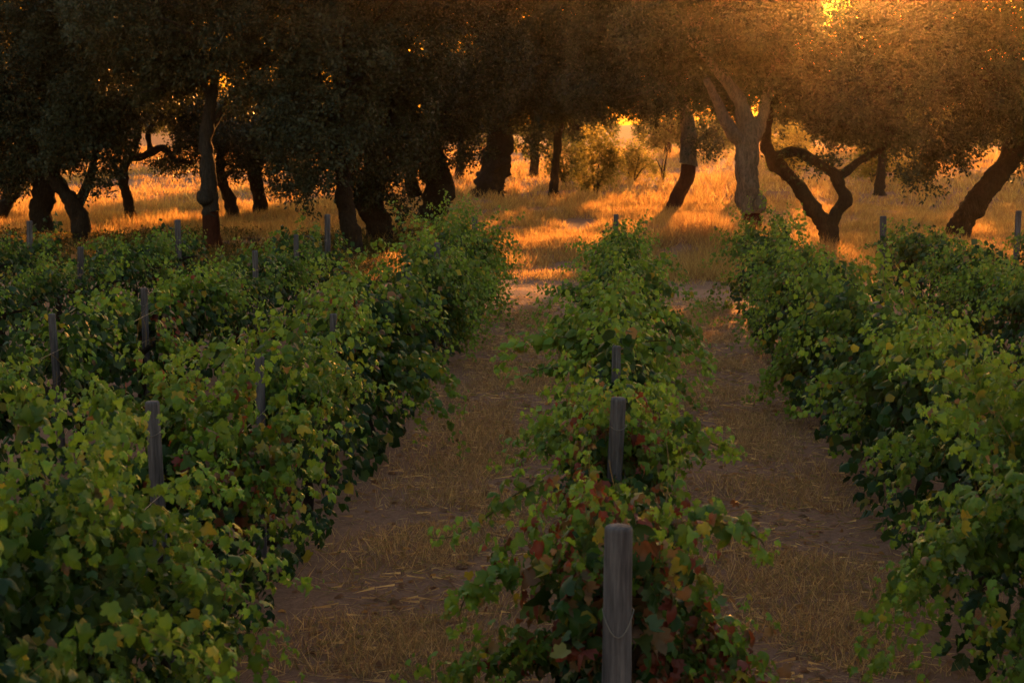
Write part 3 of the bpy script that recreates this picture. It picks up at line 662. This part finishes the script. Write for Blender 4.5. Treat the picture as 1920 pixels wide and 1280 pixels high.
DRY = np.array([(.42, .30, .13), (.36, .25, .11), (.48, .36, .18), (.30, .20, .09), (.50, .40, .22), (.36, .20, .10), (.27, .15, .08)])
STRAW = np.array([(.40, .29, .225), (.28, .19, .15), (.50, .38, .30), (.20, .12, .095), (.17, .15, .09)])
def field(name, n, y0, y1, hmin, hmax, wid, seed, pal, xpad=3., clump=.09, per=9):
    rng = np.random.default_rng(seed); m = n // per
    y = y0 + (y1 - y0) * rng.random(m) ** 1.15
    xl = (0 - 1159) / FPX * y - xpad; xr = (1920 - 1159) / FPX * y + xpad; x = xl + (xr - xl) * rng.random(m)
    q = noise(np.stack([x, y, 0 * x], 1), .22, seed + 1); q2 = noise(np.stack([x, y, 0 * x], 1), .9, seed + 2)
    weedy = (1 - smooth(-4.6, -2.6, x + 1.5 * (q - .5))) * (1 - smooth(46, 50, y + 5 * (q2 - .5)))
    keep = (q2 > .25) & (rng.random(m) > .85 * weedy) & (rng.random(m) < smooth(y0, y0 + 1.3, y) * .9 + .1); x, y, q, q2 = x[keep], y[keep], q[keep], q2[keep]
    x = np.repeat(x, per) + rng.normal(size=len(x) * per) * clump; y = np.repeat(y, per) + rng.normal(size=len(y) * per) * clump
    hh = (hmin + (hmax - hmin) * np.repeat(np.clip(q * 1.3 - .35, 0, 1) * .6 + np.clip(q2 * 1.5 - .4, 0, 1) * .6, per)) * (.55 + .6 * rng.random(len(x))) * (.45 + .55 * smooth(y0 - 1, y0 + 6, y))
    md = np.exp(-((x - 1.5) / 2.2) ** 2 - ((y - 39.5) / 3) ** 2); hh = hh * (1 + 1.1 * md) + .14 * md
    P = np.stack([x, y, height(x, y) - .01], 1); mb = MB()
    blades(mb, rng, P, hh, np.full(len(x), wid) * (.6 + .8 * rng.random(len(x))), .5, pal)
    return tag(mb.build(name, M_grass, tint=True), None, None, None, 'stuff')
g = field('dry_grass', 270000, 36.3, 62, .10, .52, .012, 401, DRY); g['label'] = 'tall dry golden grass in the field under the oaks'; g['category'] = 'grass'
WEED = np.array([(.07, .075, .02), (.10, .085, .025), (.05, .05, .018), (.14, .09, .03)])  # weed colours kept dark to paint in the shade there
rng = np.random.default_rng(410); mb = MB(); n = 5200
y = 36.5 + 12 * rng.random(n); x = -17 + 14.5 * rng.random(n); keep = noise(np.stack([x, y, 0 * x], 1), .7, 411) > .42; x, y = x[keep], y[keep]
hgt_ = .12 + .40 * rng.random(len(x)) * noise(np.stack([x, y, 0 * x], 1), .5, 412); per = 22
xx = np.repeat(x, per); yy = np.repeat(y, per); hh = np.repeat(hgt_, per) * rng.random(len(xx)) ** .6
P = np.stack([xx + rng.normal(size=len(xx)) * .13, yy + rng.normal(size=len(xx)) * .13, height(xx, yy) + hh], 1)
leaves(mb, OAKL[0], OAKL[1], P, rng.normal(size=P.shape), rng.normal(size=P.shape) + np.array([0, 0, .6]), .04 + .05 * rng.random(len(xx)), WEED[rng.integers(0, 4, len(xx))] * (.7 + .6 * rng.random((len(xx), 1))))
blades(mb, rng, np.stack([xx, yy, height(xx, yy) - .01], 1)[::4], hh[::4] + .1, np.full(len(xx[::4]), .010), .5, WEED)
g2 = tag(mb.build('weeds', M_far, tint=True), 'low weeds under the left oaks, coloured dark as painted shade', 'weeds', None, 'stuff')
g = field('far_grass', 120000, 60, 130, .15, .6, .025, 402, DRY, 4.); g['label'] = 'pale dry grass in the far field beyond the oaks'; g['category'] = 'grass'
rng = np.random.default_rng(403); mb = MB()
n = 90000; y = 9.5 + 27 * rng.random(n) ** 1.2
x = np.where(rng.random(n) < .5, -1.2, 1.2) + rng.normal(size=n) * .42
k = rng.random(n) < .22; x = np.where(k, -12 + 20 * rng.random(n), x)
q = noise(np.stack([x, y, 0 * x], 1), 1.5, 404); keep = (q > .46) & ((y < 30.8) | (rng.random(n) < .15)); x, y, q = x[keep], y[keep], q[keep]
blades(mb, rng, np.stack([x, y, height(x, y) - .005], 1), (.03 + .13 * q) * (.5 + rng.random(len(x))), .003 + .003 * rng.random(len(x)), .7, STRAW)
n = 14000; y = 9.5 + 24 * rng.random(n) ** 1.2; x = np.where(rng.random(n) < .5, -1.2, 1.2) + rng.normal(size=n) * .5      # fallen straw lying flat
th = rng.random(n) * 6.28; L = .04 + .14 * rng.random(n); z = height(x, y) + .012
v = np.stack([np.stack([x + s * L * np.cos(th) / 2 + w_ * np.sin(th), y + s * L * np.sin(th) / 2 - w_ * np.cos(th), z + .012 * (s + 1) * rng.random(n)], 1) for s, w_ in ((-1, .003), (-1, -.003), (1, -.002), (1, .002))], 1)
mb.add(v.reshape(-1, 3), [np.arange(n * 4).reshape(-1, 4)], np.repeat(STRAW[rng.integers(0, 5, n)] * 1.2, 4, 0))
n = 1000; y = 9 + 22 * rng.random(n) ** 1.3; x = np.where(rng.random(n) < .5, -1.2, 1.2) + rng.normal(size=n) * .55      # fallen vine leaves
leaves(mb, LOD[1][0], LOD[1][1], np.stack([x, y, height(x, y) + .02], 1), rng.normal(size=(n, 3)) * np.array([1, 1, .25]), rng.normal(size=(n, 3)) * .35 + np.array([0, 0, 1.]), .03 + .045 * rng.random(n), BRN * (1.0 + 1.0 * rng.random((n, 1))))
g = tag(mb.build('straw', M_grass, tint=True), 'short dry stubble and straw on the paths between the rows', 'straw', None, 'stuff')

# ------------------------------------------------------------------ haze
mb = MB(); a, b2 = np.array([-175, -20, -1.2]), np.array([175, 310, 11.5])
v = [(x_, y_, z_) for z_ in (a[2], b2[2]) for y_ in (a[1], b2[1]) for x_ in (a[0], b2[0])]
mb.add(v, [np.array([(0, 2, 3, 1), (4, 5, 7, 6), (0, 1, 5, 4), (2, 6, 7, 3), (0, 4, 6, 2), (1, 3, 7, 5)])])
m = bpy.data.materials.new('haze'); m.use_nodes = True; n_ = m.node_tree; n_.nodes.remove(n_.nodes['Principled BSDF'])
pv = n_.nodes.new('ShaderNodeVolumePrincipled'); pv.inputs['Color'].default_value = (.95, .80, .56, 1)
pv.inputs['Density'].default_value = HAZE_DENSITY; pv.inputs['Anisotropy'].default_value = HAZE_G
n_.links.new(pv.outputs[0], n_.nodes['Material Output'].inputs['Volume'])
hz = mb.build('haze', m); hz['kind'] = 'stuff'
